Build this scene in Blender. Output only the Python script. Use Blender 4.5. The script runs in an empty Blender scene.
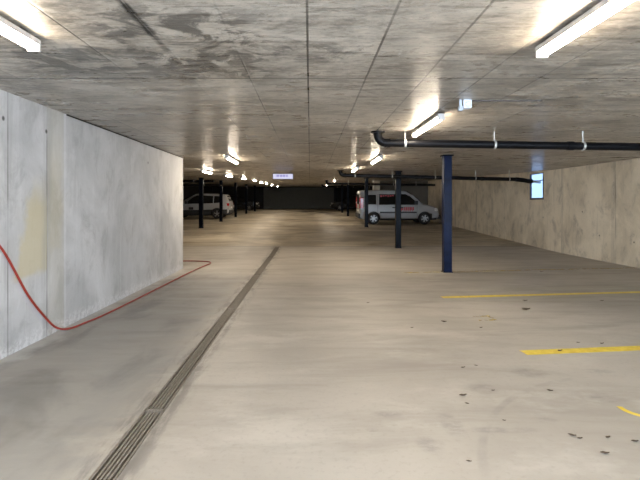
import bpy, bmesh, math, random
from mathutils import Vector, Matrix
random.seed(4)
scene = bpy.context.scene
COL = scene.collection
PI = math.pi
CAMZ = 1.38          # eye height over the near floor
CEIL = 2.41          # clear height
F = 450.0            # focal length in pixels of a 640 px wide picture

def prof(y):
    """height of the slab along the depth: level, then a gentle rise to the far end"""
    if y < 12: return 0.0
    if y < 14: return 0.0327 * (y - 12) ** 2 / 4
    if y < 24: return 0.0327 * (y - 13)
    return 0.3597 + 0.0236 * (y - 24)
def slope(y): return (prof(y + .01) - prof(y - .01)) / .02
def floor_at(px, py):
    D = CAMZ * F / (py - 205.0)
    return Vector(((px - 310) * D / F, D, 0.0))

# ------------------------------------------------------------------ nodes
class NT:
    def __init__(s, name):
        s.m = bpy.data.materials.new(name); s.m.use_nodes = True
        s.t = s.m.node_tree; s.t.nodes.clear()
        s.out = s.t.nodes.new('ShaderNodeOutputMaterial')
        s.pos = s.n('ShaderNodeTexCoord').outputs['Object']
        sep = s.n('ShaderNodeSeparateXYZ'); s.l(s.pos, sep.inputs[0])
        s.x, s.y, s.z = sep.outputs
    def n(s, t, **k):
        o = s.t.nodes.new(t)
        for a, b in k.items(): setattr(o, a, b)
        return o
    def l(s, a, b): s.t.links.new(a, b)
    def put(s, v, sock):
        if isinstance(v, bpy.types.NodeSocket): s.l(v, sock)
        elif isinstance(v, (tuple, list)): sock.default_value = (*v, 1.0) if len(v) == 3 and len(sock.default_value) == 4 else v
        else: sock.default_value = v
    def M(s, op, a, b=0.0, c=0.0):
        o = s.n('ShaderNodeMath', operation=op)
        for i, v in enumerate((a, b, c)): s.put(v, o.inputs[i])
        return o.outputs[0]
    def ramp(s, v, lo, hi, a=0.0, b=1.0):
        o = s.n('ShaderNodeMapRange', interpolation_type='SMOOTHSTEP')
        for i, q in enumerate((v, lo, hi, a, b)): s.put(q, o.inputs[i])
        return o.outputs[0]
    def noise(s, scale=(1, 1, 1), detail=4, rough=.55, sc=1.0, off=(0, 0, 0), dist=0.0):
        mp = s.n('ShaderNodeMapping'); s.l(s.pos, mp.inputs[0])
        mp.inputs['Scale'].default_value = scale; mp.inputs['Location'].default_value = off
        o = s.n('ShaderNodeTexNoise'); s.l(mp.outputs[0], o.inputs['Vector'])
        o.inputs['Scale'].default_value = sc; o.inputs['Detail'].default_value = detail
        o.inputs['Roughness'].default_value = rough; o.inputs['Distortion'].default_value = dist
        return o.outputs[0]
    def mix(s, f, a, b, mode='MIX'):
        o = s.n('ShaderNodeMix', data_type='RGBA', blend_type=mode)
        s.put(f, o.inputs[0]); s.put(a, o.inputs[6]); s.put(b, o.inputs[7])
        return o.outputs[2]
    def line(s, c, at, w, soft=None):
        """1 on the line c = at, fading to 0 over w"""
        return s.ramp(s.M('ABSOLUTE', s.M('SUBTRACT', c, at)), w * .35, w, 1, 0)
    def lines(s, c, period, off, w):
        q = s.M('FRACT', s.M('ADD', s.M('DIVIDE', s.M('SUBTRACT', c, off), period), .5))
        return s.ramp(s.M('MULTIPLY', s.M('ABSOLUTE', s.M('SUBTRACT', q, .5)), period), w * .35, w, 1, 0)
    def box(s, x0, x1, y0, y1, soft):
        a = s.M('MULTIPLY', s.ramp(s.x, x0 - soft, x0 + soft), s.ramp(s.x, x1 - soft, x1 + soft, 1, 0))
        b = s.M('MULTIPLY', s.ramp(s.y, y0 - soft, y0 + soft), s.ramp(s.y, y1 - soft, y1 + soft, 1, 0))
        return s.M('MULTIPLY', a, b)
    def blob(s, c1, c2, a, b, ra, rb):
        u = s.M('POWER', s.M('DIVIDE', s.M('SUBTRACT', c1, a), ra), 2.0)
        v = s.M('POWER', s.M('DIVIDE', s.M('SUBTRACT', c2, b), rb), 2.0)
        return s.ramp(s.M('ADD', u, v), .0, 1.0, 1, 0)
    def mx(s, *v):
        r = v[0]
        for q in v[1:]: r = s.M('MAXIMUM', r, q)
        return r
    def ad(s, *v):
        r = v[0]
        for q in v[1:]: r = s.M('ADD', r, q)
        return r
    def mul(s, *v):
        r = v[0]
        for q in v[1:]: r = s.M('MULTIPLY', r, q)
        return r
    def bump(s, h, strength, dist):
        o = s.n('ShaderNodeBump'); o.inputs['Strength'].default_value = strength
        o.inputs['Distance'].default_value = dist; s.l(h, o.inputs['Height'])
        return o.outputs[0]
    def bsdf(s, col, rough=.6, metal=0.0, normal=None, spec=.5, **kw):
        o = s.n('ShaderNodeBsdfPrincipled')
        s.put(col, o.inputs['Base Color']); s.put(rough, o.inputs['Roughness']); s.put(metal, o.inputs['Metallic'])
        s.put(spec, o.inputs['Specular IOR Level'])
        if normal is not None: s.l(normal, o.inputs['Normal'])
        for k, v in kw.items(): s.put(v, o.inputs[k])
        s.l(o.outputs[0], s.out.inputs[0]); return o

def simple(name, col, rough=.5, metal=0.0, spec=.5, var=.15, scale=12.0, bump=0.0, **kw):
    t = NT(name)
    nz = t.noise(sc=scale, detail=3)
    c = t.mix(t.ramp(nz, .3, .7), tuple(v * (1 - var) for v in col), tuple(min(1, v * (1 + var)) for v in col))
    t.bsdf(c, rough, metal, t.bump(nz, bump, .01) if bump else None, spec, **kw)
    return t.m
def emit(name, col, st):
    t = NT(name); o = t.n('ShaderNodeEmission'); o.inputs[0].default_value = (*col, 1); o.inputs[1].default_value = st
    t.l(o.outputs[0], t.out.inputs[0]); return t.m

def mat_ceiling():
    t = NT('ceiling_concrete')
    big = t.noise(sc=.8, detail=6, dist=.5)
    mid = t.noise(scale=(1.6, 3.4, 1), detail=7, rough=.7, dist=.5, off=(5, 1, 0))
    streak = t.noise(scale=(1.3, 11.0, 1), detail=6, rough=.7, off=(3, 1, 0))
    fine = t.noise(scale=(14, 34, 1), detail=5, rough=.75)
    grain = t.noise(scale=(70, 70, 1), detail=3, rough=.7)
    c = t.mix(t.ramp(big, .34, .66), (.33, .297, .25), (.53, .487, .42))
    c = t.mix(t.mul(t.ramp(mid, .47, .66), .62), c, (.15, .133, .11))
    pale = t.noise(scale=(2.2, 5.0, 1), detail=8, rough=.74, dist=.7, off=(11, 6, 0))
    c = t.mix(t.mul(t.ramp(pale, .50, .66), .6), c, (.62, .575, .50))
    c = t.mix(t.mul(t.ramp(streak, .49, .64), .65), c, (.10, .088, .072))
    c = t.mix(t.mul(t.ramp(fine, .48, .66), .6), c, (.60, .52, .45))
    c = t.mix(t.mul(t.ramp(fine, .46, .32, 0, 1), .6), c, (.12, .106, .088))
    c = t.mix(t.mul(t.ramp(grain, .60, .72), .5), c, (.10, .09, .075))
    wn = t.n('ShaderNodeTexWhiteNoise', noise_dimensions='2D')
    cb = t.n('ShaderNodeCombineXYZ')
    t.l(t.M('FLOOR', t.M('DIVIDE', t.M('ADD', t.x, .015), .47)), cb.inputs[0])
    t.l(t.M('FLOOR', t.M('DIVIDE', t.M('ADD', t.y, .06), 1.86)), cb.inputs[1])
    t.l(cb.outputs[0], wn.inputs[0])
    c = t.mix(t.mul(wn.outputs[0], .30), c, (.17, .153, .128))
    # joints between the formwork boards
    brk = t.noise(scale=(2.2, .45, 1), detail=4, off=(7, 2, 0))
    lx = t.mul(t.lines(t.x, .47, -.015, .009), t.ramp(brk, .40, .66, .08, .85))
    ly = t.mul(t.lines(t.y, .745, -.05, .018), t.ramp(t.noise(scale=(.7, 1.3, 1), detail=4), .44, .70, .0, .5))
    ly2 = t.mul(t.line(t.y, 3.66, .022), t.ramp(t.noise(scale=(1.6, 1, 1), detail=3), .35, .55, .3, .8))
    strong = t.mx(t.mul(t.line(t.x, -.015, .010), t.ramp(brk, .3, .5, .4, .9)), t.mul(t.line(t.x, .455, .012), t.ramp(brk, .3, .6, .35, .8)),
                  t.mul(t.line(t.x, .925, .012), t.ramp(brk, .3, .6, .35, .8)))
    c = t.mix(t.mx(lx, ly, ly2, strong), c, (.035, .031, .027))
    # old damp stains
    st = t.noise(scale=(2.6, 3.4, 1), detail=7, rough=.72, dist=.8, off=(1.3, .4, 0))
    zone = t.mx(t.box(-1.35, -.25, 2.35, 3.75, .25), t.mul(t.box(-2.2, -1.2, 2.8, 3.62, .25), .95),
                t.mul(t.box(1.6, 3.3, 2.9, 4.8, .4), .5), t.mul(t.box(-.35, .25, 2.85, 3.25, .15), .8))
    stain = t.mul(t.ramp(st, .455, .55), zone)
    c = t.mix(t.mul(stain, .80), c, (.05, .047, .043))
    edge = t.mul(t.line(t.x, -.955, .035), t.box(-1.1, -.7, 1.8, 3.3, .1), t.ramp(st, .3, .6))
    c = t.mix(edge, c, (.03, .028, .025))
    rip = t.noise(scale=(.9, 13, 1), detail=4, rough=.55)
    h = t.ad(t.mul(rip, 1.0), t.mul(fine, .30), t.mul(t.mx(lx, ly), -.5))
    rough = t.ramp(mid, .3, .7, .24, .38)
    t.bsdf(c, rough, 0, t.bump(h, .5, .014), .22)
    return t.m

def mat_floor():
    t = NT('floor_concrete')
    big = t.noise(sc=.55, detail=5, dist=.4)
    sw = t.noise(scale=(.55, 2.4, 1), detail=6, rough=.65, dist=.5, off=(2, 5, 0))
    fine = t.noise(sc=26, detail=5, rough=.7)
    c = t.mix(t.ramp(big, .3, .7), (.335, .302, .258), (.44, .402, .348))
    c = t.mix(t.mul(t.ramp(sw, .46, .70), .5), c, (.27, .243, .207))
    hi = t.noise(scale=(1.1, 2.0, 1), detail=6, rough=.65, off=(12, 1, 0))
    c = t.mix(t.mul(t.ramp(hi, .50, .70), .45), c, (.53, .493, .435))
    c = t.mix(t.mul(t.ramp(fine, .5, .72), .4), c, (.29, .262, .225))
    # greyer lane between wall and drain, darker in patches
    lane = t.mul(t.ramp(t.ad(t.x, t.mul(t.M('SUBTRACT', sw, .5), .9)), -1.5, -1.05, 1, 0), t.ramp(t.y, 7.5, 10.5, 1, 0))
    c = t.mix(t.mul(lane, .72), c, (.235, .226, .212))
    dk = t.mul(t.ramp(t.noise(scale=(1.5, .8, 1), detail=5, dist=.6, off=(4, 9, 0)), .45, .68), lane)
    c = t.mix(t.mul(dk, .6), c, (.13, .125, .117))
    # splashed render along the foot of the left wall
    sp = t.mul(t.ramp(t.ad(t.x, t.mul(t.M('SUBTRACT', t.noise(sc=4, detail=5), .5), .5)), -2.74, -2.52, 1, 0), t.ramp(t.y, 10, 10.4, 1, 0))
    c = t.mix(t.mul(sp, .6), c, (.50, .49, .47))
    # the browner slab beyond the drain end, lightened to stand in for light there
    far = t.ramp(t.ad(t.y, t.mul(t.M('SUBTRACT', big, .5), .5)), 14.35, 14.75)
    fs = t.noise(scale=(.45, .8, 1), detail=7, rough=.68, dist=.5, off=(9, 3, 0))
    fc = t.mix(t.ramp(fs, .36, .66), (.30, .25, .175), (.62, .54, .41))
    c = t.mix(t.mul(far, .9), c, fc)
    rj = t.mul(t.line(t.y, 14.45, .10), .6)
    c = t.mix(rj, c, (.17, .145, .115))
    tyre = t.mul(t.box(-1.3, 2.4, 36, 47, 1.0), t.ramp(t.noise(scale=(.8, .3, 1), detail=4, off=(2, 2, 0)), .46, .6))
    c = t.mix(t.mul(tyre, .8), c, (.07, .055, .045))
    # dirt along the drain
    dn = t.noise(scale=(9, 1.8, 1), detail=6, rough=.7)
    dd = t.mul(t.ramp(t.M('ABSOLUTE', t.M('ADD', t.x, 1.045)), .08, .24, 1, 0), t.ramp(dn, .42, .62), t.ramp(t.y, 14.4, 14.6, 1, 0))
    c = t.mix(t.mul(dd, .7), c, (.12, .11, .10))
    # rubbed tyre smudges and scuffs
    sm = []
    for px, py, rx, ry in ((530, 373, .17, .13), (482, 388, .14, .12), (431, 445, .10, .11), (602, 399, .22, .09), (545, 420, .1, .05),
                           (387, 414, .12, .06), (598, 371, .16, .07), (500, 430, .3, .05), (372, 430, .05, .03), (452, 425, .09, .2)):
        p = floor_at(px, py); sm.append(t.blob(t.x, t.y, p.x, p.y, rx, ry))
    smn = t.ramp(t.noise(scale=(7, 13, 1), detail=5, rough=.7), .36, .64)
    c = t.mix(t.mul(t.mx(*sm), smn, .42), c, (.16, .15, .135))
    # curved tyre track
    arc = t.M('SQRT', t.ad(t.M('POWER', t.M('SUBTRACT', t.x, 2.6), 2.0), t.M('POWER', t.M('SUBTRACT', t.y, 1.9), 2.0)))
    ring = t.mul(t.line(arc, 1.75, .035), t.ramp(t.noise(sc=3, detail=3), .4, .6), t.box(.6, 2.3, 2.4, 3.9, .25), .28)
    c = t.mix(ring, c, (.17, .16, .145))
    rough = t.ramp(sw, .3, .75, .42, .66)
    t.bsdf(c, rough, 0, t.bump(t.ad(fine, t.mul(sw, .6)), .22, .004), .4)
    return t.m

def mat_wall(name, c0, c1, joints, tan=None, patch=False, ties=(), streakcol=(.16, .14, .115), st=.35, jd=.75):
    t = NT(name)
    big = t.noise(sc=.8, detail=6, dist=.6, off=(0, 4, 2))
    mot = t.noise(scale=(2.6, 2.6, 1.7), detail=7, rough=.7, dist=.5, off=(0, 1, 7))
    vs = t.noise(scale=(5, 5, .45), detail=6, rough=.7, dist=.3)
    vf = t.noise(scale=(11, 11, .8), detail=5, rough=.65, off=(1, 3, 0))
    fine = t.noise(sc=20, detail=6, rough=.75)
    c = t.mix(t.ramp(big, .34, .66), c0, c1)
    c = t.mix(t.mul(t.ramp(mot, .48, .68), st), c, streakcol)
    c = t.mix(t.mul(t.ramp(mot, .44, .30), .35), c, tuple(min(1, v * 1.2) for v in c1))
    c = t.mix(t.mul(t.ramp(vs, .52, .74), st * .7), c, streakcol)
    c = t.mix(t.mul(t.ramp(vf, .54, .75), .22), c, tuple(min(1, v * 1.25) for v in c1))
    c = t.mix(t.mul(t.ramp(fine, .55, .75), .35), c, streakcol)
    if tan:
        w = t.M('MULTIPLY', t.ramp(t.y, tan[0] - .01, tan[0]), t.ramp(t.y, tan[1], tan[1] + .01, 1, 0))
        c = t.mix(t.mul(w, .34, t.ramp(mot, .3, .6, .6, 1)), c, (.37, .34, .25))
        c = t.mix(t.mul(t.line(t.y, tan[1] + .03, .03), .28), c, (.64, .64, .66))
    if patch:
        yy = t.ad(t.y, t.mul(t.M('SUBTRACT', t.noise(sc=4, detail=5), .5), .3))
        zz = t.ad(t.z, t.mul(t.M('SUBTRACT', t.noise(sc=4, detail=4, off=(3, 0, 0)), .5), .3))
        slope_ = t.M('SUBTRACT', yy, t.mul(t.M('SUBTRACT', zz, 1.0), .30))   # leans with height
        w = t.mul(t.ramp(slope_, 4.24, 4.34), t.ramp(t.y, 4.72, 4.725, 1, 0), t.ramp(zz, .62, .74), t.ramp(zz, 1.3, 1.75, 1, 0))
        c = t.mix(t.mul(w, .75), c, (.50, .44, .28))
        w2 = t.mul(t.ramp(t.y, 4.73, 4.74), t.ramp(yy, 4.95, 5.05, 1, 0), t.ramp(zz, .8, .95), t.ramp(zz, 1.7, 2.3, 1, 0))
        c = t.mix(t.mul(w2, .35), c, (.46, .41, .28))
        # pale render smeared along the foot
        ft = t.mul(t.ramp(t.ad(t.z, t.mul(t.M('SUBTRACT', mot, .5), .25)), .06, .16, 1, 0), t.ramp(fine, .42, .58))
        c = t.mix(t.mul(ft, .55), c, (.66, .66, .66))
    js = [t.mul(t.line(t.y, j, .011), t.ramp(t.noise(scale=(1, 1, 1.6), detail=4, off=(j, 0, 0)), .40, .62, jd * .2, jd)) for j in joints]
    j = t.mx(*js) if js else t.M('MULTIPLY', big, 0.0)
    js2 = [t.mul(t.line(t.y, j_, .12), t.ramp(vs, .42, .62), .4) for j_ in joints]
    if js2: c = t.mix(t.mx(*js2), c, streakcol)
    c = t.mix(j, c, (.07, .062, .052))
    for (ty, tz) in ties:
        c = t.mix(t.mul(t.blob(t.y, t.z, ty, tz, .026, .03), .9), c, (.035, .033, .03))
    t.bsdf(c, .62, 0, t.bump(t.ad(fine, t.mul(vs, .6), t.mul(j, -1.2)), .3, .006), .35)
    return t.m

def mat_yellow(name, wear_lo, wear_hi):
    t = NT(name)
    w = t.noise(scale=(9, 14, 1), detail=6, rough=.7)
    c = t.mix(t.ramp(t.noise(sc=14, detail=3), .3, .7), (.64, .46, .045), (.78, .60, .09))
    p = t.bsdf(c, .5)
    tr = t.n('ShaderNodeBsdfTransparent'); mxs = t.n('ShaderNodeMixShader')
    t.l(t.ramp(w, wear_lo, wear_hi, 0, 1), mxs.inputs[0]); t.l(tr.outputs[0], mxs.inputs[1]); t.l(p.outputs[0], mxs.inputs[2])
    t.l(mxs.outputs[0], t.out.inputs[0])
    return t.m

def mat_glass_pane():
    t = NT('window_glass')
    tr = t.n('ShaderNodeBsdfTransparent'); tr.inputs[0].default_value = (.27, .31, .37, 1)
    gl = t.n('ShaderNodeBsdfGlossy'); gl.inputs['Roughness'].default_value = .05
    mxs = t.n('ShaderNodeMixShader'); mxs.inputs[0].default_value = .04
    t.l(tr.outputs[0], mxs.inputs[1]); t.l(gl.outputs[0], mxs.inputs[2]); t.l(mxs.outputs[0], t.out.inputs[0])
    return t.m

LAMP_STRENGTH = 36.0
MT = dict(
    ceiling=mat_ceiling(), floor=mat_floor(),
    wall_l=mat_wall('wall_concrete_pale', (.40, .40, .40), (.545, .545, .545), (4.11, 4.72), tan=(4.73, 5.04), patch=True,
                    ties=((4.05, 2.16), (4.71, 2.15), (7.67, 2.10)), streakcol=(.29, .285, .28), st=.55, jd=.6),
    wall_r=mat_wall('wall_concrete_warm', (.60, .525, .405), (.77, .69, .555), (10.6, 12.86, 16.7, 19.5, 22.3),
                    ties=((11.2, .62), (11.9, 1.2), (13.9, 1.0), (16.7, .9), (10.0, .55)), st=.45),
    wall_b=mat_wall('bay_wall_concrete_shaded', (.09, .078, .062), (.13, .115, .095), (), st=.4),  # concrete darkened, the shade behind the van put into its colour
    pier=mat_wall('pier_concrete_lit', (.70, .66, .56), (.8, .76, .66), (), st=.1),  # pale tone stands in for lamplight on the partition's end
    dark=simple('far_wall_shade', (.018, .018, .018), .7, spec=.2),  # near black stands in for missing light in the far bays
    door=simple('roller_door_dark', (.12, .12, .108), .6, spec=.25),
    black=simple('black_pipe_plastic', (.005, .005, .006), .34, spec=.09),
    navy=simple('navy_column_paint', (.0042, .0085, .030), .28, spec=.06, var=.35, scale=7, bump=.1),
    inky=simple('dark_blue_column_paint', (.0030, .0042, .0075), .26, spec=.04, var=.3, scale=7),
    steel=simple('galvanised_steel', (.50, .50, .48), .5, .6),
    grate=simple('worn_grate_steel', (.24, .21, .175), .5, .3, scale=30),
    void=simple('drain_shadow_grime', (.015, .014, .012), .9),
    lampbody=simple('lamp_housing_grey', (.46, .44, .42), .45),
    lampdark=simple('lamp_bracket_dark', (.07, .06, .055), .6),
    tube=emit('lit_diffuser', (1.0, .86, .68), LAMP_STRENGTH),
    white=simple('white_plastic', (.68, .71, .77), .4),
    greyp=simple('grey_plastic_pipe', (.42, .46, .52), .4),
    hose=simple('red_hose_rubber', (.27, .026, .015), .45, var=.2),
    leaf=simple('dry_leaf', (.075, .05, .032), .7, var=.5, scale=60),
    yellow=mat_yellow('yellow_floor_paint', .22, .36),
    yworn=mat_yellow('yellow_floor_paint_worn', .44, .66),
    yfaint=mat_yellow('yellow_floor_paint_faint', .42, .72),
    carwhite=simple('white_car_paint', (.40, .40, .40), .25, spec=.5, var=.02),
    carblack=simple('black_car_paint', (.010, .010, .011), .2, spec=.5, var=.02),
    glass=simple('tinted_car_glass', (.010, .011, .012), .08, spec=.6),
    clad=simple('black_car_cladding', (.018, .018, .018), .55),
    rubber=simple('tyre_rubber', (.014, .014, .014), .8),
    alloy=simple('silver_wheel', (.36, .36, .36), .35, .6),
    redlamp=simple('red_tail_lamp', (.55, .018, .02), .15, spec=.6),
    clearlamp=simple('clear_headlamp', (.75, .75, .74), .12, spec=.8),
    redlet=simple('red_lettering', (.45, .03, .04), .4),
    plate=simple('pale_number_plate', (.6, .6, .56), .4),
    pane=mat_glass_pane(),
    frame=simple('dark_window_frame', (.022, .022, .024), .4),
    signface=emit('lit_sign_face', (.72, .72, .95), .30),
    signmark=emit('lit_sign_marks', (.45, .42, .85), .22),
    signcase=simple('sign_case', (.05, .05, .05), .5),
)

# ------------------------------------------------------------------ mesh helpers
class MB:
    def __init__(s): s.bm = bmesh.new()
    def box(s, x0, x1, y0, y1, z0, z1, bev=0.0):
        r = bmesh.ops.create_cube(s.bm, size=1)
        for v in r['verts']:
            v.co = Vector(((x0 + x1) / 2 + v.co.x * (x1 - x0), (y0 + y1) / 2 + v.co.y * (y1 - y0), (z0 + z1) / 2 + v.co.z * (z1 - z0)))
        if bev:
            es = list({e for v in r['verts'] for e in v.link_edges})
            bmesh.ops.bevel(s.bm, geom=es, offset=bev, segments=2, affect='EDGES', profile=.6)
        return s
    def tube(s, pts, r, n=14, caps=True, radii=None):
        pts = [Vector(p) for p in pts]; rings = []; up = None
        for i, p in enumerate(pts):
            a = pts[max(0, i - 1)]; b = pts[min(len(pts) - 1, i + 1)]
            d = (b - a).normalized()
            if up is None:
                up = Vector((0, 0, 1)) if abs(d.z) < .9 else Vector((0, 1, 0))
            u = (up - d * up.dot(d)).normalized(); w = d.cross(u); up = u
            rr = radii[i] if radii else r
            rings.append([s.bm.verts.new(p + (u * math.cos(2 * PI * k / n) + w * math.sin(2 * PI * k / n)) * rr) for k in range(n)])
        for a, b in zip(rings, rings[1:]):
            for k in range(n): s.bm.faces.new((a[k], a[(k + 1) % n], b[(k + 1) % n], b[k]))
        if caps:
            s.bm.faces.new(rings[0][::-1]); s.bm.faces.new(rings[-1])
        return s
    def poly(s, loop, thick):
        """a closed 3-D loop with thickness along vector thick"""
        t = Vector(thick)
        a = [s.bm.verts.new(Vector(p)) for p in loop]; b = [s.bm.verts.new(Vector(p) + t) for p in loop]
        n = len(a)
        s.bm.faces.new(a); s.bm.faces.new(b[::-1])
        for i in range(n): s.bm.faces.new((a[i], b[i], b[(i + 1) % n], a[(i + 1) % n]))
        return s
    def sheet(s, grid):
        vs = [[s.bm.verts.new(Vector(p)) for p in row] for row in grid]
        for a, b in zip(vs, vs[1:]):
            for k in range(len(a) - 1): s.bm.faces.new((a[k], a[k + 1], b[k + 1], b[k]))
        return s
    def build(s, name, mat, parent=None, smooth=False, loc=None):
        bmesh.ops.recalc_face_normals(s.bm, faces=s.bm.faces[:])
        me = bpy.data.meshes.new(name); s.bm.to_mesh(me); s.bm.free()
        me.materials.append(mat)
        if smooth:
            for p in me.polygons: p.use_smooth = True
            try: me.set_sharp_from_angle(angle=math.radians(38))
            except Exception: pass
        o = bpy.data.objects.new(name, me); COL.objects.link(o)
        if parent: o.parent = parent
        if loc is not None: o.location = loc
        return o
def tag(o, label=None, cat=None, group=None, kind=None):
    if label: o['label'] = label
    if cat: o['category'] = cat
    if group: o['group'] = group
    if kind: o['kind'] = kind
    return o
def empty(name, loc=(0, 0, 0), rot=(0, 0, 0)):
    o = bpy.data.objects.new(name, None); COL.objects.link(o)
    o.location = loc; o.rotation_euler = rot; o.empty_display_size = .1
    return o
def copy_tree(o, parent=None):
    c = o.copy(); COL.objects.link(c); c.parent = parent
    for ch in list(o.children): copy_tree(ch, c)
    return c
def spline(ctrl, n=10):
    P = [Vector(p) for p in ctrl]; P = [P[0] * 2 - P[1]] + P + [P[-1] * 2 - P[-2]]; out = []
    for i in range(1, len(P) - 2):
        for k in range(n):
            t = k / n
            out.append(.5 * ((2 * P[i]) + (P[i + 1] - P[i - 1]) * t + (2 * P[i - 1] - 5 * P[i] + 4 * P[i + 1] - P[i + 2]) * t * t
                             + (3 * P[i] - P[i - 1] - 3 * P[i + 1] + P[i + 2]) * t ** 3))
    out.append(P[-2]); return out

# ------------------------------------------------------------------ the setting
Y0, Y1, XL, XR = -2.5, 49.2, -10.6, 7.2
WL = -2.76            # inner face of the long left wall
WEND = 9.78           # where it stops
def steps(a, b, d=1.0):
    n = max(1, int(math.ceil((b - a) / d))); return [a + (b - a) * i / n for i in range(n + 1)]
def slab(name, z0, z1, mat, xs, trench=None):
    """profile slab; z0/z1 relative to prof; trench = (xa, xb, yend, depth) cut along it"""
    m = MB(); ys = [y for y in steps(Y0, Y1, .5)]
    def strip(xa, xb, ya, yb, top):
        yy = [ya] + [y for y in ys if ya < y < yb] + [yb]
        prev = None
        for y in yy:
            q = [m.bm.verts.new((xa, y, prof(y) + top)), m.bm.verts.new((xb, y, prof(y) + top)),
                 m.bm.verts.new((xb, y, prof(y) + z0)), m.bm.verts.new((xa, y, prof(y) + z0))]
            if prev:
                for i in range(4): m.bm.faces.new((prev[i], prev[(i + 1) % 4], q[(i + 1) % 4], q[i]))
            else: m.bm.faces.new(q)
            prev = q
        m.bm.faces.new(prev[::-1])
    if trench:
        xa, xb, ye, d = trench
        strip(xs[0], xa, Y0, Y1, z1); strip(xb, xs[1], Y0, Y1, z1); strip(xa, xb, ye, Y1, z1); strip(xa, xb, Y0, ye, z1 - d)
    else: strip(xs[0], xs[1], Y0, Y1, z1)
    return tag(m.build(name, mat), kind='structure')
DX, DW, DEND = -1.045, .142, 14.4
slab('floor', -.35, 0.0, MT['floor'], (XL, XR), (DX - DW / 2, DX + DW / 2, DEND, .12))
slab('ceiling', CEIL, CEIL + .3, MT['ceiling'], (XL, XR))

def ywall(name, xa, xb, ya, yb, mat, hole=None):
    """wall along the depth, floor to ceiling; hole = (y0, y1, z0, z1)"""
    m = MB()
    def piece(y0, y1, lo, hi):
        prev = None
        for y in steps(y0, y1, .8):
            za = prof(y) - .02 if lo is None else lo; zb = prof(y) + CEIL + .02 if hi is None else hi
            q = [m.bm.verts.new(p) for p in ((xa, y, za), (xb, y, za), (xb, y, zb), (xa, y, zb))]
            if prev:
                for i in range(4): m.bm.faces.new((prev[i], prev[(i + 1) % 4], q[(i + 1) % 4], q[i]))
            else: m.bm.faces.new(q)
            prev = q
        m.bm.faces.new(prev[::-1])
    if hole:
        h0, h1, z0, z1 = hole
        piece(ya, h0, None, None); piece(h1, yb, None, None); piece(h0, h1, None, z0); piece(h0, h1, z1, None)
    else: piece(ya, yb, None, None)
    return tag(m.build(name, mat), kind='structure')
def xwall(name, xa, xb, y0, y1, mat):
    m = MB(); m.box(xa, xb, y0, y1, min(prof(y0), prof(y1)) - .02, max(prof(y0), prof(y1)) + CEIL + .01)
    return tag(m.build(name, mat), kind='structure')

ywall('wall_left', WL - .25, WL, Y0, WEND, MT['wall_l'])
xwall('wall_left_return', XL, WL - .25, 9.3, 9.55, MT['wall_b'])
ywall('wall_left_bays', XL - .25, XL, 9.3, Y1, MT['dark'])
WIN = (13.86, 14.74, 1.55, 2.385)
ywall('wall_right', XR, XR + .07, Y0, 27.45, MT['wall_r'], WIN)
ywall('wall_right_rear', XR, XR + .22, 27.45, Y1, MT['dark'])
xwall('wall_partition', 4.25, XR, 27.5, 27.7, MT['wall_b'])
xwall('trim_pier', 3.86, 4.25, 27.4, 27.8, MT['pier'])
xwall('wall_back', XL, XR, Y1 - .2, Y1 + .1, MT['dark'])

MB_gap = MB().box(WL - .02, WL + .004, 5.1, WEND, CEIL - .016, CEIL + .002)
tag(MB_gap.build('trim_gap_shade', MT['void']), kind='structure')  # black strip stands in for shade in the wall-to-ceiling gap
# far roller door
d = MB()
zf = prof(Y1)
dr = MB()
for k in range(24):
    z0 = zf + .01 + k * .097; dr.box(-5.05, 2.6, Y1 - .255, Y1 - .205, z0, z0 + .093, .006)
door = tag(dr.build('door_1', MT['door']), kind='structure')
for x0, x1 in ((-5.17, -5.05), (2.6, 2.72)):
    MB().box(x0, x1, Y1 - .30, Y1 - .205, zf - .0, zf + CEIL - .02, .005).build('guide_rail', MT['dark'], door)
# window in the right wall
w0, w1, wz0, wz1 = WIN
fr = MB(); t_ = .045
fr.box(XR - .012, XR + .06, w0, w0 + t_, wz0, wz1).box(XR - .004, XR + .05, w1 - t_ * .5, w1, wz0, wz1)
fr.box(XR - .012, XR + .06, w0 + t_, w1 - t_ * .5, wz0, wz0 + t_ * 1.3).box(XR - .012, XR + .06, w0 + t_, w1 - t_ * .5, wz1 - t_ * .5, wz1)
win = tag(fr.build('window_1', MT['frame']), kind='structure')
MB().box(XR + .02, XR + .035, w0 + t_, w1 - t_ * .5, wz0 + t_, wz1 - t_ * .5).build('pane', MT['pane'], win)
MB().box(XR + .0, XR + .05, w0 + t_, w1 - t_ * .5, 2.14, 2.165).build('transom', MT['greyp'], win)

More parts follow.
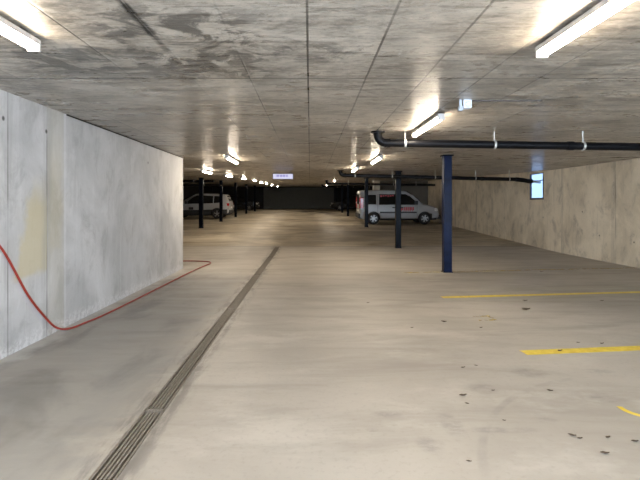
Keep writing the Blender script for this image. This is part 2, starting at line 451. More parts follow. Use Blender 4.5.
# ------------------------------------------------------------------ drain grates
def make_grate(L):
    r = empty('drain_grate')
    m = MB(); w = DW / 2 - .004
    m.box(-w, -w + .012, 0, L, -.03, .001).box(w - .012, w, 0, L, -.03, .001)
    m.box(-w, w, 0, .012, -.03, .001).box(-w, w, L - .012, L, -.03, .001)
    m.build('rim', MT['grate'], r)
    b = MB()
    for k in range(4):
        x = -w + .012 + (k + 1) * (2 * w - .024) / 5; b.box(x - .006, x + .006, .012, L - .012, -.028, .0)
    b.build('bar', MT['grate'], r)
    return r
gl = 2.98
glab = ['steel drain grate strip reaching in at the bottom edge, closest to the viewer', 'steel drain grate strip with a bright joint at its near end, second along the channel',
        'steel drain grate strip in the middle of the channel, third along it', 'steel drain grate strip beside the far stretch of red hose, fourth along the channel',
        'last steel drain grate strip, ending where the darker floor begins']
proto = None
for i in range(5):
    y = .05 + i * gl
    if i == 4:
        g = make_grate(DEND - y - .01)
    else:
        if proto is None: proto = make_grate(gl - .006)
        g = proto if i == 0 else copy_tree(proto)
    g.location = (DX, y, prof(y + 1)); 
    if i == 4: g.rotation_euler = (math.atan((prof(DEND) - prof(y)) / (DEND - y)), 0, 0); g.location = (DX, y, prof(y))
    tag(g, glab[i], 'drain grate', 'drain grates along the floor channel')
ch = MB(); ch.box(DX - DW / 2 + .001, DX + DW / 2 - .001, 0.0, DEND - .02, -.118, -.11)
tag(ch.build('drain_channel', MT['void']), 'dark bottom of the long floor drain channel under the grates', 'drain')

# ------------------------------------------------------------------ steel columns
def make_column(x, y, s, mat, label):
    z = prof(y); r = empty('steel_column', (x, y, z)); h = CEIL
    h = CEIL - slope(y) * (s / 2 + .03) - .0145
    MB().box(-s / 2, s / 2, -s / 2, s / 2, .012, h - .012, .012).build('shaft', mat, r)
    MB().box(-s / 2 - .012, s / 2 + .012, -s / 2 - .012, s / 2 + .012, -.012, .014, .003).build('base_plate', mat, r)
    MB().box(-s / 2 - .03, s / 2 + .03, -s / 2 - .02, s / 2 + .02, h - .014, h + .012, .003).build('cap_plate', MT['inky'], r)
    tag(r, label, 'column', 'square steel columns carrying the ceiling', 'thing')
    return r
for x, y, s, m, lab in (
    (2.82, 9.27, .165, 'navy', 'bright navy blue square steel column, the front one, standing alone on open floor'),
    (2.76, 14.1, .165, 'inky', 'dark blue steel column standing in front of the front door of the white van'),
    (2.76, 22.0, .165, 'inky', 'dark steel column standing in front of the rear wheel of the white van'),
    (2.78, 33.0, .165, 'inky', 'dark steel column just behind the tail of the white van'),
    (2.78, 39.0, .165, 'inky', 'dark steel column between the one behind the van and the one by the far car'),
    (2.78, 47.0, .165, 'inky', 'rearmost dark steel column on the side of the white van, by the far black car'),
    (-5.2, 21.5, .19, 'inky', 'black steel column in front of the doors of the white crossover car'),
    (-5.2, 26.3, .17, 'inky', 'black steel column between rear wheel and tail lamp of the white crossover'),
    (-5.2, 31.5, .165, 'inky', 'black steel column just behind the tail of the white crossover'),
    (-5.2, 36.7, .165, 'inky', 'slim dark column close to the nose of the black hatchback'),
    (-5.2, 42.4, .165, 'inky', 'farthest slim dark column on the crossover side, near the end door')):
    make_column(x, y, s, MT[m], lab)

# ------------------------------------------------------------------ lamps
def make_lamp():
    r = empty('ceiling_lamp'); L = 1.25
    MB().box(-.037, .037, -L / 2, L / 2, -.054, -.018, .006).build('housing', MT['lampbody'], r)
    # rounded diffuser below the housing
    m = MB(); n = 9; prev = None
    for y in (-L / 2 + .012, L / 2 - .012):
        ring = []
        for k in range(n):
            a = PI * k / (n - 1); ring.append(m.bm.verts.new((.034 * math.cos(a), y, -.053 - .036 * math.sin(a) ** .6)))
        if prev:
            for k in range(n): m.bm.faces.new((prev[k], prev[(k + 1) % n], ring[(k + 1) % n], ring[k]))
        else: m.bm.faces.new(ring)
        prev = ring
    m.bm.faces.new(prev[::-1])
    m.build('diffuser', MT['tube'], r, True)
    for s in (-1, 1):
        MB().box(-.039, .039, s * L / 2 - .012, s * L / 2 + .012, -.092, -.018, .008).build('end_cap', MT['lampbody'], r)
        MB().box(-.022, .022, s * .5 - .03, s * .5 + .03, -.016, .004).build('bracket', MT['lampdark'], r)
    return r
lamp0 = make_lamp()
lamps = [
    (1.48, 2.25, 'long bright tube lamp cut by the top edge, above the yellow lines side'),
    (-1.69, 2.13, 'bright tube lamp on the ceiling over the pale left wall, cut by the picture edge'),
    (1.45, 5.60, 'short looking tube lamp just before the big black drain pipe, beside the white sensor'),
    (-1.69, 9.75, 'tube lamp hanging above the far end of the pale left wall'),
    (1.44, 9.75, 'tube lamp between the two black drain pipes, past the first pipe elbow'),
    (1.24, 12.35, 'small tube lamp right at the elbow of the second black drain pipe'),
    (1.36, 24.6, 'small far tube lamp beyond the second pipe elbow, before the third pipe'),
    (1.38, 31.0, 'tiny tube lamp beyond the third black pipe on the van side'),
    (1.45, 38.0, 'farthest tiny tube lamp on the side of the white van'),
    (-3.08, 13.4, 'tube lamp above the column in front of the white crossover'),
    (-3.08, 17.0, 'tube lamp above the tail of the white crossover, second of the far row'),
    (-3.05, 20.6, 'third tube lamp of the far row over the crossover side'),
    (-3.05, 24.5, 'fourth tube lamp of the far row over the crossover side, close before the lit sign'),
    (-3.08, 28.2, 'fifth tube lamp of the far row, where the row starts to dip'),
    (-3.10, 32.0, 'sixth tiny tube lamp of the far row over the crossover side'),
    (-3.12, 36.5, 'seventh tiny tube lamp of the far row, near the end door'),
    (-3.14, 43.0, 'last tiny tube lamp of the far row, right by the end door')]
for i, (x, y, lab) in enumerate(lamps):
    o = lamp0 if i == 0 else copy_tree(lamp0)
    o.location = (x, y, prof(y) + CEIL); o.rotation_euler = (math.atan(slope(y)), 0, 0)
    tag(o, lab, 'lamp', 'tube lamps under the ceiling')

# ------------------------------------------------------------------ pipes under the ceiling
def arc_pts(c, a0, a1, r, n=8):
    """arc in the x-z plane"""
    return [(c[0] + r * math.cos(a0 + (a1 - a0) * k / n), c[1], c[2] + r * math.sin(a0 + (a1 - a0) * k / n)) for k in range(n + 1)]
def make_pipe(y, x0, x1, zl, zr, r, hangers, label, elbow=True, grey_end=None, name='drain_pipe'):
    """zl/zr = depth of the pipe centre below the ceiling at both ends"""
    zc = prof(y) + CEIL; root = empty(name, (x0, y, zc)); L = x1 - x0
    R = .11
    zat = lambda x: -zl + (zl - zr) * x / L
    m = MB()
    if elbow:
        pts = [(0, 0, -.012)] + arc_pts((R, 0, zat(0) + R), PI, PI * 1.5, R, 8)
        MB().tube(pts, r * 1.06, 16).build('elbow', MT['black'], root, True)
        MB().tube([(0, 0, .004), (0, 0, -.022)], r * 1.75, 18).build('flange', MT['black'], root, True)
        xs = R
    else: xs = 0
    xe = L if grey_end is None else grey_end - x0
    m.tube([(xs - .01, 0, zat(xs)), (xe, 0, zat(xe))], r, 18)
    for x in (xs + .02, xs + (xe - xs) * .42, xs + (xe - xs) * .8):
        m.tube([(x - .04, 0, zat(x)), (x + .04, 0, zat(x))], r * 1.14, 18)
    m.build('pipe_run', MT['black'], root, True)
    if grey_end is not None:
        MB().tube([(xe - .03, 0, zat(xe)), (xe + .18, 0, zat(xe) - .02), (xe + .34, 0, zat(xe) - .05), (xe + .46, 0, zat(xe) - .06)], r * 1.2, 16).build('coupling', MT['black'], root, True)
        MB().tube([(xe + .40, 0, zat(xe) - .06), (xe + .55, .10, zat(xe) - .06), (L, .52, zat(xe) - .06)], r * .8, 16).build('grey_pipe_end', MT['greyp'], root, True)
    for hx in hangers:
        x = hx - x0; h = MB(); z = zat(x)
        h.tube([(x, 0, .006), (x, 0, z + r)], .009, 8)
        hg = h.build('hanger', MT['steel'], root, True)
        c = MB(); n = 20
        for q in range(n):
            a0 = 2 * PI * q / n; a1 = 2 * PI * (q + 1) / n
            c.poly([(x - .014, math.cos(a0) * (r + .006), z + math.sin(a0) * (r + .006)), (x - .014, math.cos(a1) * (r + .006), z + math.sin(a1) * (r + .006)),
                    (x + .014, math.cos(a1) * (r + .006), z + math.sin(a1) * (r + .006)), (x + .014, math.cos(a0) * (r + .006), z + math.sin(a0) * (r + .006))],
                   (0, -math.cos((a0 + a1) / 2) * .009, -math.sin((a0 + a1) / 2) * .009))
        c.build('clamp', MT['steel'], hg)
    tag(root, label, 'pipe', 'black pipes hung below the ceiling')
    return root
make_pipe(6.3, .95, 7.21, .16, .26, .055, (1.33, 2.58, 3.82, 5.07, 6.31), 'thick black drain pipe with an elbow, crossing in front of all others')
make_pipe(13.6, .92, 7.21, .15, .30, .055, (1.36, 2.48, 3.78, 5.0, 6.02), 'black drain pipe running past the second column towards the bright window', grey_end=6.25)
make_pipe(25.9, .95, 7.21, .20, .28, .06, (2.2, 3.5, 4.8, 6.1), 'black pipe crossing over the roof of the white van')
make_pipe(36.5, 1.0, 7.21, .18, .26, .07, (2.2, 3.5, 4.8, 6.1), 'farthest black pipe beyond the white van, third behind the front one')
make_pipe(22.9, -10.6, -4.9, .14, .14, .055, (-9.6, -8.4, -7.2, -5.9), 'upper black pipe hung over the bay of the white crossover', elbow=False)
make_pipe(25.2, -10.6, -4.9, .30, .30, .05, (-9.6, -8.4, -7.2, -5.9), 'lower black pipe hung over the bay of the white crossover', elbow=False)
# cable tray above the crossover
ct = empty('cable_tray', (-10.5, 24.2, prof(24.2) + CEIL))
for s in (-1, 1): MB().box(0, 5.2, s * .2 - .012, s * .2 + .012, -.16, -.06).build('side_rail', MT['black'], ct)
rg = MB()
for k in range(21): rg.box(.1 + k * .25, .13 + k * .25, -.19, .19, -.155, -.135)
rg.build('rung', MT['black'], ct)
hg = MB()
for k in range(4):
    for s in (-1, 1): hg.tube([(.5 + k * 1.4, s * .2, .005), (.5 + k * 1.4, s * .2, -.07)], .007, 6)
hg.build('hanger_rod', MT['steel'], ct)
tag(ct, 'black cable tray under the ceiling between two pipes over the white crossover', 'cable tray')

# ------------------------------------------------------------------ ceiling sensor, lit sign
s = empty('ceiling_sensor', (1.53, 4.42, CEIL))
MB().box(-.034, .048, -.04, .04, -.086, .0, .012).build('housing', MT['white'], s)
m = MB(); n = 14; rings = []
for j in range(5):
    a = PI / 2 * j / 4
    rings.append([m.bm.verts.new((.007 + .030 * math.cos(a) * math.cos(2 * PI * k / n), -.040 - .022 * math.sin(a), -.048 + .030 * math.cos(a) * math.sin(2 * PI * k / n))) for k in range(n)])
for a, b in zip(rings, rings[1:]):
    for k in range(n): m.bm.faces.new((a[k], a[(k + 1) % n], b[(k + 1) % n], b[k]))
m.bm.faces.new(rings[0][::-1]); m.build('lens', MT['white'], s, True)
MB().box(-.075, -.030, -.022, .022, -.105, -.06, .008).build('swivel_arm', MT['greyp'], s)
MB().box(-.072, -.046, -.03, -.018, -.09, -.0, .004).build('bracket', MT['greyp'], s)
MB().tube([(.05, 0, -.006), (.75, 0, -.006)], .007, 8).build('cable', MT['lampdark'], s)
tag(s, 'small white motion sensor box on the ceiling above the thick black pipe', 'sensor')

sg = empty('hanging_sign', (-.84, 14.0, prof(14.0) + CEIL))
MB().box(-.32, .32, -.03, .03, -.265, -.085, .008).build('case', MT['signcase'], sg)
MB().box(-.305, .305, -.034, -.028, -.25, -.10).build('lit_face', MT['signface'], sg)
for a, b in ((-.20, -.12), (-.09, -.02), (.0, .07), (.10, .15)):
    MB().box(a, b, -.037, -.0335, -.19, -.125).build('mark', MT['signmark'], sg)
for x in (-.22, .22): MB().tube([(x, 0, .006), (x, 0, -.09)], .007, 8).build('hanger_rod', MT['steel'], sg)
tag(sg, 'pale bluish lit sign hanging from the ceiling over the drive lane', 'sign')

# ------------------------------------------------------------------ hose
hz = .016
ctrl = [(WL + .03, 2.7, 1.86), (WL + .02, 3.3, 1.50), (WL + .02, 3.72, 1.20), (WL + .02, 4.01, .98), (WL + .02, 4.36, .52), (WL + .03, 4.60, .26), (WL + .05, 4.80, .075), (-2.66, 4.97, hz),
        (-2.60, 5.25, hz), (-2.55, 5.7, hz), (-2.50, 7.06, hz), (-2.46, 8.4, hz), (-2.42, 9.4, hz), (-2.36, 10.2, hz), (-2.33, 10.5, hz), (-2.42, 10.8, hz), (-2.75, 10.95, hz), (-3.2, 10.95, hz), (-4.2, 10.7, hz)]
tag(MB().tube(spline(ctrl, 10), .011, 12).build('garden_hose', MT['hose'], None, True),
    'red hose hanging down the pale left wall and running along its foot', 'hose')

# ------------------------------------------------------------------ floor paint
def paint(name, loop, mat, label, cat='floor marking', group=None):
    z = .0015; m = MB(); m.poly([(p[0], p[1], z) for p in loop], (0, 0, .0012))
    o = m.build(name, mat); tag(o, label, cat, group, 'thing'); return o
def pline(x0, y0, x1, sk, w, mat, label):
    y1 = y0 + (x1 - x0) * sk
    return paint('bay_line', [(x0, y0 - w / 2), (x1, y1 - w / 2), (x1, y1 + w / 2), (x0 - .02, y0 + w / 2)], mat, label, group='yellow bay lines')
pline(2.00, 4.20, 7.15, .115, .125, MT['yellow'], 'broad yellow bay line nearest the viewer, with a leaf lying on it')
pline(1.98, 6.72, 7.15, .125, .12, MT['yellow'], 'yellow bay line behind the nearest one, second on the floor')
pline(1.93, 9.15, 7.15, .14, .10, MT['yfaint'], 'faded yellow bay line at the foot of the front blue column')
# painted bay numbers
ca = Vector((2.245, 3.05, 0)); loop = []
for k in range(15):
    a = math.radians(168 + k * 10); loop.append((ca.x + .15 * math.cos(a), ca.y + .155 * math.sin(a)))
for k in range(14, -1, -1):
    a = math.radians(168 + k * 10); loop.append((ca.x + .115 * math.cos(a), ca.y + .112 * math.sin(a)))
paint('bay_number', loop, MT['yellow'], 'curved yellow painted stroke of a bay number at the picture edge', group='painted bay numbers')
m = MB()
for y in (5.36, 5.55): m.poly([(2.02, y, .0015), (2.22, y + .02, .0015), (2.22, y + .06, .0015), (2.02, y + .04, .0015)], (0, 0, .0012))
m.poly([(2.2, 5.36, .0015), (2.24, 5.36, .0015), (2.24, 5.6, .0015), (2.2, 5.6, .0015)], (0, 0, .0012))
tag(m.build('bay_number', MT['yworn']), 'worn small yellow bay number between the two clear yellow lines', 'floor marking', 'painted bay numbers', 'thing')

# ------------------------------------------------------------------ dead leaves
def make_leaf():
    m = MB(); L = 1.0; rows = []
    for i in range(7):
        u = i / 6; w = .26 * math.sin(PI * min(1, u * .96 + .04)) ** .8
        rows.append([( (u - .5) * L, w * v, .10 * abs(v) + .09 * (2 * u - 1) ** 2 + (.03 * math.sin(u * 9 + v * 4))) for v in (-1, -.5, 0, .5, 1)])
    m.sheet(rows)
    r = m.bm.verts.new((-.72, .02, .16)); a = m.bm.verts.new((-.5, .02, .09)); b = m.bm.verts.new((-.5, -.02, .09)); m.bm.faces.new((r, a, b))
    return m.build('dead_leaf', MT['leaf'], None, True)
leaf0 = make_leaf()
plain = 'small dry brown leaf scattered on the open concrete floor'
leaves = [(526, 309.5, .13, 'largest dark dead leaf, lying before the second yellow line'), (525, 301, .085, None), (444, 322, .075, 'dead leaf beside the worn bay number, on the column side'),
          (412, 328, .04, None), (481, 328, .05, None), (602, 301, .06, None), (541.5, 272, .09, 'dead leaf lying far back on the faded yellow line by the blue column'),
          (560, 351.5, .07, 'dead leaf lying on the nearest yellow line'), (578, 343, .04, None), (602, 344, .06, None), (463, 368, .05, None), (476, 366, .04, None),
          (493, 391, .035, None), (550, 391, .05, None), (463, 396, .07, None), (467, 404, .035, None), (504, 421, .03, None), (572, 436, .055, None),
          (580, 439, .04, None), (608, 438, .045, None), (605, 454, .06, 'dead leaf nearest the bottom edge on the yellow number side'), (635, 442, .05, None), (469, 462, .035, None), (86, 323, .06, 'dark leaf caught against the red hose'),
          (431, 272.5, .05, None), (368, 303, .05, None)]
for i, (px, py, sz, lab) in enumerate(leaves):
    o = leaf0 if i == 0 else leaf0.copy()
    sz *= .8
    if i: COL.objects.link(o)
    p = floor_at(px, py); o.location = (p.x, p.y, .0035 if i != 7 else .006); o.scale = (sz, sz, sz); o.rotation_euler = (0, 0, random.choice((0, PI)) + random.uniform(-.5, .5))
    tag(o, lab or plain, 'leaf', 'dead leaves on the floor')

# ------------------------------------------------------------------ cars
def lerp_st(st, x):
    for a, b in zip(st, st[1:]):
        if a[0] <= x <= b[0]:
            u = (x - a[0]) / (b[0] - a[0]); return [p + (q - p) * u for p, q in zip(a, b)]
    return list(st[0] if x < st[0][0] else st[-1])
def side_y(st, x, z):
    _, z0, zb, zr, wb, wr = lerp_st(st, x)
    zt = zr - .05
    if z <= zb or zt <= zb: return wb
    return wb + (wr + (wb - wr) * .04 - wb) * min(1, (z - zb) / (zt - zb))
def make_car(name, st, wheels, wr_, paint_m, windows, dims):
    """st: stations (x, sill z, belt z, top z, half width at belt, half width at roof); +x is the front"""
    root = empty(name)
    m = MB(); rings = []
    for x, z0, zb, zr, wb, w2 in st:
        half = [(0, z0), (wb * .86, z0), (wb * .985, z0 + .10), (wb * 1.0, (z0 + zb) * .5), (wb, zb), (w2 + (wb - w2) * .04, max(zb + .005, zr - .05)), (w2 * .86, zr - .008 if zr - zb > .02 else zr), (0, zr + .012)]
        ring = [m.bm.verts.new((x, y, z)) for y, z in half] + [m.bm.verts.new((x, -y, z)) for y, z in half[-2:0:-1]]
        rings.append(ring)
    n = len(rings[0])
    for a, b in zip(rings, rings[1:]):
        for k in range(n): m.bm.faces.new((a[k], a[(k + 1) % n], b[(k + 1) % n], b[k]))
    m.bm.faces.new(rings[0][::-1]); m.bm.faces.new(rings[-1])
    body = m.build('body', paint_m, root, True)
    body.data.materials.append(MT['clad'])
    # cut the wheel wells
    cut = MB()
    for wx in wheels:
        for s in (-1, 1):
            cut.tube([(wx, s * .55, wr_), (wx, s * 1.3, wr_)], wr_ + .055, 28)
    co = cut.build('cut', MT['clad'])
    md = body.modifiers.new('b', 'BOOLEAN'); md.operation = 'DIFFERENCE'; md.object = co; md.solver = 'EXACT'
    bpy.context.view_layer.update()
    dg = bpy.context.evaluated_depsgraph_get()
    nm = bpy.data.meshes.new_from_object(body.evaluated_get(dg))
    body.modifiers.clear(); body.data = nm; bpy.data.objects.remove(co)
    if len(nm.materials) < 2: nm.materials.append(MT['clad'])
    for p in nm.polygons:
        c = p.center
        well = any(math.hypot(c.x - wx, c.z - wr_) < wr_ + .062 and abs(c.y) < st[len(st) // 2][4] - .02 for wx in wheels)
        p.material_index = 1 if (well or c.z < dims['clad'](c.x)) else 0
        p.use_smooth = True
    try: nm.set_sharp_from_angle(angle=math.radians(35))
    except Exception: pass
    # side glass
    for poly in windows:
        for s in (-1, 1):
            w = MB(); w.poly([(x, s * (side_y(st, x, z) + .016), z) for x, z in poly], (0, -s * .05, 0))
            w.build('side_window', MT['glass'], root)
    # wheels
    for wx in wheels:
        for s in (-1, 1):
            yo = dims['hw'] - .005; yi = yo - .2
            t = MB(); nseg = 28; prof_ = [(wr_ * .62, yo - .012), (wr_ * .9, yo), (wr_, yo - .03), (wr_, yi + .03), (wr_ * .9, yi), (wr_ * .62, yi)]
            rr = []
            for r0, y0 in prof_: rr.append([t.bm.verts.new((wx + r0 * math.cos(2 * PI * k / nseg), s * y0, wr_ + r0 * math.sin(2 * PI * k / nseg))) for k in range(nseg)])
            for a, b in zip(rr, rr[1:]):
                for k in range(nseg): t.bm.faces.new((a[k], a[(k + 1) % nseg], b[(k + 1) % nseg], b[k]))
            t.bm.faces.new(rr[-1]); 
            wh = t.build('wheel', MT['rubber'], root, True)
            r = MB()
            for k in range(dims.get('spokes', 5)):
                a = 2 * PI * k / dims.get('spokes', 5) + .3; ca_, sa = math.cos(a), math.sin(a); q = .035
                pts = [(wx + ca_ * .05 - sa * q, wr_ + sa * .05 + ca_ * q), (wx + ca_ * .05 + sa * q, wr_ + sa * .05 - ca_ * q),
                       (wx + ca_ * wr_ * .64 + sa * q * .9, wr_ + sa * wr_ * .64 - ca_ * q * .9), (wx + ca_ * wr_ * .64 - sa * q * .9, wr_ + sa * wr_ * .64 + ca_ * q * .9)]
                r.poly([(a_, s * (yo - .015), b_) for a_, b_ in pts], (0, -s * .03, 0))
            r.tube([(wx, s * (yo - .045), wr_), (wx, s * (yo - .008), wr_)], .065, 16)
            ring = []
            for k in range(28):
                a0 = 2 * PI * k / 28; a1 = 2 * PI * (k + 1) / 28
                r.poly([(wx + wr_ * .60 * math.cos(a0), s * (yo - .012), wr_ + wr_ * .60 * math.sin(a0)), (wx + wr_ * .60 * math.cos(a1), s * (yo - .012), wr_ + wr_ * .60 * math.sin(a1)),
                        (wx + wr_ * .67 * math.cos(a1), s * (yo - .012), wr_ + wr_ * .67 * math.sin(a1)), (wx + wr_ * .67 * math.cos(a0), s * (yo - .012), wr_ + wr_ * .67 * math.sin(a0))], (0, -s * .025, 0))
            r.build('rim', MT['alloy'], wh)
    return root
def sidebox(root, name, st, x0, x1, z0, z1, mat, out=.012, sides=(-1, 1), parent=None):
    for s in sides:
        y = side_y(st, (x0 + x1) / 2, (z0 + z1) / 2)
        MB().box(x0, x1, min(s * (y - .03), s * (y + out)), max(s * (y - .03), s * (y + out)), z0, z1, .005).build(name, mat, parent or root)

def make_van():
    #     x     z0    zb    zr    wb    wr
    st = [(0.00, .34, 1.02, 1.70, .82, .68), (.03, .28, 1.02, 1.77, .87, .72), (.25, .24, 1.02, 1.80, .905, .745), (1.0, .22, 1.02, 1.82, .915, .755),
          (1.9, .22, 1.02, 1.815, .915, .755), (2.45, .22, 1.02, 1.76, .915, .745), (2.85, .22, 1.02, 1.56, .91, .72), (3.22, .22, 1.02, 1.20, .90, .76), (3.38, .22, 1.00, 1.10, .895, .80),
          (3.8, .23, .92, 1.00, .87, .78), (4.08, .25, .80, .88, .80, .70), (4.20, .30, .66, .72, .70, .60), (4.24, .36, .56, .60, .62, .52)]
    wins = [[(.30, 1.06), (.85, 1.06), (.85, 1.56), (.36, 1.56)], [(1.0, 1.04), (1.86, 1.04), (1.86, 1.60), (1.02, 1.60)], [(2.02, 1.04), (3.05, 1.04), (2.98, 1.19), (2.60, 1.52), (2.40, 1.60), (2.02, 1.60)]]
    r = make_car('delivery_van', st, (.72, 3.42), .315, MT['carwhite'], wins, dict(hw=.895, clad=lambda x: .30, spokes=6))
    sidebox(r, 'side_moulding', st, 1.05, 1.98, .60, .68, MT['clad']); sidebox(r, 'side_moulding', st, 2.06, 2.98, .60, .68, MT['clad'])
    sidebox(r, 'door_handle', st, 1.70, 1.90, .86, .92, MT['clad'], .03); sidebox(r, 'door_handle', st, 2.1, 2.28, .86, .92, MT['clad'], .03)
    sidebox(r, 'door_seam', st, .93, .945, .36, 1.6, MT['clad'], .003); sidebox(r, 'door_seam', st, 1.94, 1.955, .36, 1.6, MT['clad'], .003); sidebox(r, 'door_seam', st, 3.0, 3.012, .36, 1.02, MT['clad'], .003)
    # red sign writing on the front door: a solid band and a row of strokes
    lg = empty('sign_writing'); lg.parent = r
    for s in (-1, 1):
        y = .918; x = 2.14
        for wdt in (.16, .10, .12, .10, .13, .10):
            b = MB(); b.box(x, x + wdt * .82, min(s * y, s * (y + .006)), max(s * y, s * (y + .006)), .75, .92); b.box(x, x + wdt * .3, min(s * y, s * (y + .006)), max(s * y, s * (y + .006)), .69, .75)
            b.build('red_stroke', MT['redlet'], lg); x += wdt
        # red marks along the top of the sliding door window
        x = 1.08
        for k in range(6):
            yb = side_y(st, x, 1.5) + .014
            MB().box(x, x + .085, min(s * yb, s * (yb + .012)), max(s * yb, s * (yb + .012)), 1.45 + .02 * (k % 3), 1.56).build('red_stroke', MT['redlet'], lg); x += .125
    # rear: twin doors, tall lamps, dark bumper
    MB().box(-.012, .03, -.60, -.03, 1.06, 1.60, .01).build('rear_window', MT['glass'], r); MB().box(-.012, .03, .03, .60, 1.06, 1.60, .01).build('rear_window', MT['glass'], r)
    for s in (-1, 1):
        MB().box(-.022, .20, min(s * .74, s * .90), max(s * .74, s * .90), .84, 1.42, .02).build('tail_lamp', MT['redlamp'], r)
        MB().box(-.024, .16, min(s * .735, s * .895), max(s * .735, s * .895), 1.09, 1.18, .01).build('reversing_lamp', MT['clearlamp'], r)
        MB().box(3.78, 4.12, min(s * .60, s * .835), max(s * .60, s * .835), .70, .86, .03).build('headlight', MT['clearlamp'], r)
        MB().box(2.86, 3.02, min(s * .93, s * 1.10), max(s * .93, s * 1.10), 1.05, 1.25, .03).build('wing_mirror', MT['clad'], r)
    MB().box(-.07, .14, -.84, .84, .32, .56, .03).build('rear_bumper', MT['clad'], r)
    MB().box(4.10, 4.29, -.68, .68, .28, .50, .03).build('front_bumper', MT['clad'], r)
    MB().box(-.02, .02, -.26, .26, .66, .77, .004).build('number_plate', MT['plate'], r)
    MB().poly([(2.50, -.66, 1.755), (2.50, .66, 1.755), (3.20, .71, 1.235), (3.20, -.71, 1.235)], (.02, 0, .02)).build('windscreen', MT['glass'], r)
    return r, st
van, _ = make_van()
vy = 24.4
van.location = (2.63, vy + .2, prof(vy + .2)); van.rotation_euler = (math.atan(slope(vy + 1)), 0, 0)
tag(van, 'white delivery van with red writing and red tail lamps parked nose to the wall', 'van')

def make_crossover():
    st = [(0.00, .40, .84, 1.00, .74, .62), (.03, .32, .97, 1.14, .83, .66), (.12, .26, .98, 1.40, .87, .64), (.28, .24, .99, 1.57, .895, .63), (.9, .23, .99, 1.62, .90, .63), (1.6, .22, .97, 1.645, .90, .64),
          (2.2, .22, .95, 1.61, .90, .63), (2.65, .22, .94, 1.42, .90, .63), (3.15, .22, .93, 1.10, .895, .68), (3.35, .22, .92, 1.02, .89, .72), (3.85, .24, .85, .95, .86, .70), (4.15, .28, .74, .82, .78, .62), (4.27, .36, .60, .66, .66, .52)]
    wins = [[(.44, 1.06), (.98, 1.03), (.98, 1.49), (.66, 1.47)], [(1.04, 1.02), (1.72, 1.0), (1.72, 1.52), (1.04, 1.48)], [(1.80, 1.0), (2.86, .98), (2.70, 1.16), (2.30, 1.44), (2.10, 1.52), (1.80, 1.53)]]
    r = make_car('crossover_car', st, (.78, 3.38), .335, MT['carwhite'], wins, dict(hw=.885, clad=lambda x: .50, spokes=5))
    sidebox(r, 'sill_cladding', st, 1.17, 2.98, .24, .42, MT['clad'], .014)
    sidebox(r, 'door_handle', st, 1.14, 1.32, .84, .89, MT['carwhite'], .03); sidebox(r, 'door_handle', st, 2.0, 2.2, .83, .88, MT['carwhite'], .03)
    sidebox(r, 'door_seam', st, 1.755, 1.77, .42, 1.5, MT['clad'], .003); sidebox(r, 'door_seam', st, 2.92, 2.93, .42, .92, MT['clad'], .003)
    sidebox(r, 'door_decal', st, 2.30, 2.60, .60, .76, MT['clad'], .006)
    for s in (-1, 1):
        MB().box(.01, .30, min(s * .56, s * .872), max(s * .56, s * .872), .84, 1.02, .03).build('tail_lamp', MT['redlamp'], r)
        MB().box(3.86, 4.20, min(s * .52, s * .80), max(s * .52, s * .80), .68, .82, .03).build('headlight', MT['clearlamp'], r)
        MB().box(2.62, 2.80, min(s * .92, s * 1.06), max(s * .92, s * 1.06), 1.0, 1.16, .03).build('wing_mirror', MT['clad'], r)
        MB().tube([(.7, s * .55, 1.62), (.85, s * .55, 1.675), (2.0, s * .55, 1.675), (2.15, s * .55, 1.625)], .018, 8).build('roof_rail', MT['clad'], r, True)
    MB().box(-.05, .16, -.78, .78, .33, .58, .04).build('rear_bumper', MT['clad'], r)
    MB().box(4.10, 4.31, -.66, .66, .30, .52, .04).build('front_bumper', MT['clad'], r)
    MB().box(-.02, .03, -.26, .26, .68, .79, .004).build('number_plate', MT['plate'], r)
    MB().poly([(.012, -.60, 1.14), (.012, .60, 1.14), (.165, .55, 1.48), (.165, -.55, 1.48)], (.04, 0, -.02)).build('rear_window', MT['glass'], r)
    MB().poly([(2.26, -.58, 1.595), (2.26, .58, 1.595), (3.12, .64, 1.125), (3.12, -.64, 1.125)], (.02, 0, .02)).build('windscreen', MT['glass'], r)
    return r
cx = make_crossover()
cx.location = (-5.22, 29.9, prof(29.9)); cx.rotation_euler = (-math.atan(slope(30)), 0, PI)
tag(cx, 'white crossover car with black cladding, parked tail out behind two columns', 'car')

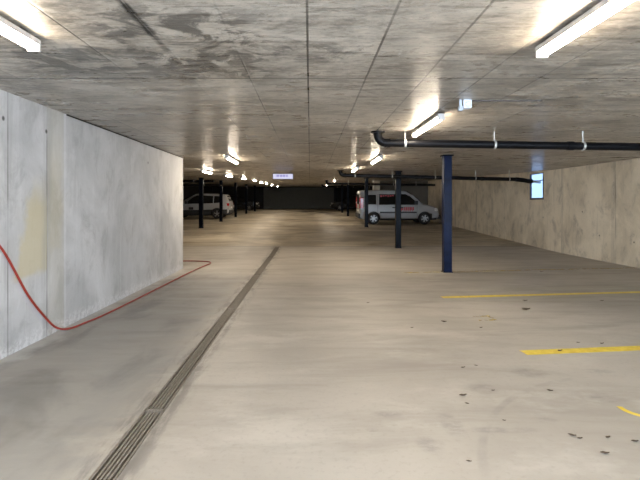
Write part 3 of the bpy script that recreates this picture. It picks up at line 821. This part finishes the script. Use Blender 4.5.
def make_hatch():
    st = [(0.00, .36, .72, .84, .68, .56), (.05, .28, .85, 1.0, .78, .62), (.25, .22, .90, 1.28, .83, .60), (.6, .2, .90, 1.44, .85, .60), (1.5, .19, .89, 1.48, .86, .61), (2.0, .19, .88, 1.43, .86, .60),
          (2.5, .19, .87, 1.22, .855, .60), (3.0, .19, .86, .97, .85, .66), (3.5, .2, .80, .88, .82, .66), (3.85, .24, .68, .76, .74, .58), (3.98, .32, .54, .60, .62, .48)]
    wins = [[(.50, .95), (1.2, .93), (1.2, 1.36), (.75, 1.33)], [(1.28, .93), (2.6, .91), (2.35, 1.12), (1.9, 1.36), (1.28, 1.38)]]
    r = make_car('hatchback_car', st, (.68, 3.12), .30, MT['carblack'], wins, dict(hw=.845, clad=lambda x: .24, spokes=5))
    for s in (-1, 1):
        MB().box(.0, .24, min(s * .54, s * .80), max(s * .54, s * .80), .74, .92, .03).build('tail_lamp', MT['redlamp'], r)
        MB().box(3.60, 3.93, min(s * .44, s * .74), max(s * .44, s * .74), .60, .75, .03).build('headlight', MT['clearlamp'], r)
        MB().box(2.36, 2.52, min(s * .87, s * 1.0), max(s * .87, s * 1.0), .92, 1.06, .03).build('wing_mirror', MT['carblack'], r)
    MB().box(3.86, 4.02, -.60, .60, .27, .44, .03).build('front_bumper', MT['clad'], r)
    MB().box(3.97, 4.02, -.25, .25, .44, .54, .004).build('number_plate', MT['plate'], r)
    MB().box(-.02, .10, -.70, .70, .30, .5, .03).build('rear_bumper', MT['clad'], r)
    MB().poly([(2.06, -.55, 1.41), (2.06, .55, 1.41), (2.96, .61, .985), (2.96, -.61, .985)], (.02, 0, .02)).build('windscreen', MT['glass'], r)
    MB().poly([(.08, -.56, 1.02), (.08, .56, 1.02), (.48, .53, 1.38), (.48, -.53, 1.38)], (-.02, 0, .01)).build('rear_window', MT['glass'], r)
    return r
h0 = make_hatch()
spots = [(-9.7, 34.6, 0, 'black hatchback parked nose out next to the white crossover'),
         (-9.1, 45.0, 0, 'black car parked nose out deep in the bays near the end door'),
         (6.05, 45.2, PI, 'black car parked nose out on the van side near the end door')]
for i, (x, y, a, lab) in enumerate(spots):
    o = h0 if i == 0 else copy_tree(h0)
    o.location = (x, y, prof(y)); o.rotation_euler = (math.atan(slope(y)) * (1 if a == 0 else -1), 0, a)
    tag(o, lab, 'car', 'black cars at the far end')

# ------------------------------------------------------------------ daylight, camera
w = bpy.data.worlds.new('world'); scene.world = w; w.use_nodes = True
nt = w.node_tree; bg = nt.nodes['Background']
bg.inputs[0].default_value = (.68, .82, 1.0, 1); bg.inputs[1].default_value = 4.6
cam = bpy.data.cameras.new('camera'); co = bpy.data.objects.new('camera', cam); COL.objects.link(co)
co.location = (0, 0, CAMZ); co.rotation_euler = (PI / 2, 0, 0)
cam.sensor_fit = 'HORIZONTAL'; cam.sensor_width = 36; cam.lens = 36 * F / 640
cam.shift_x = 10 / 640; cam.shift_y = -35 / 640; cam.clip_start = .05; cam.clip_end = 200
scene.camera = co
vs = scene.view_settings
vs.view_transform = 'Standard'; vs.look = 'None'; vs.gamma = 1; vs.use_curve_mapping = False; vs.exposure = 1.7
scene.cycles.use_denoising = True
scene.cycles.max_bounces = 8; scene.cycles.diffuse_bounces = 5
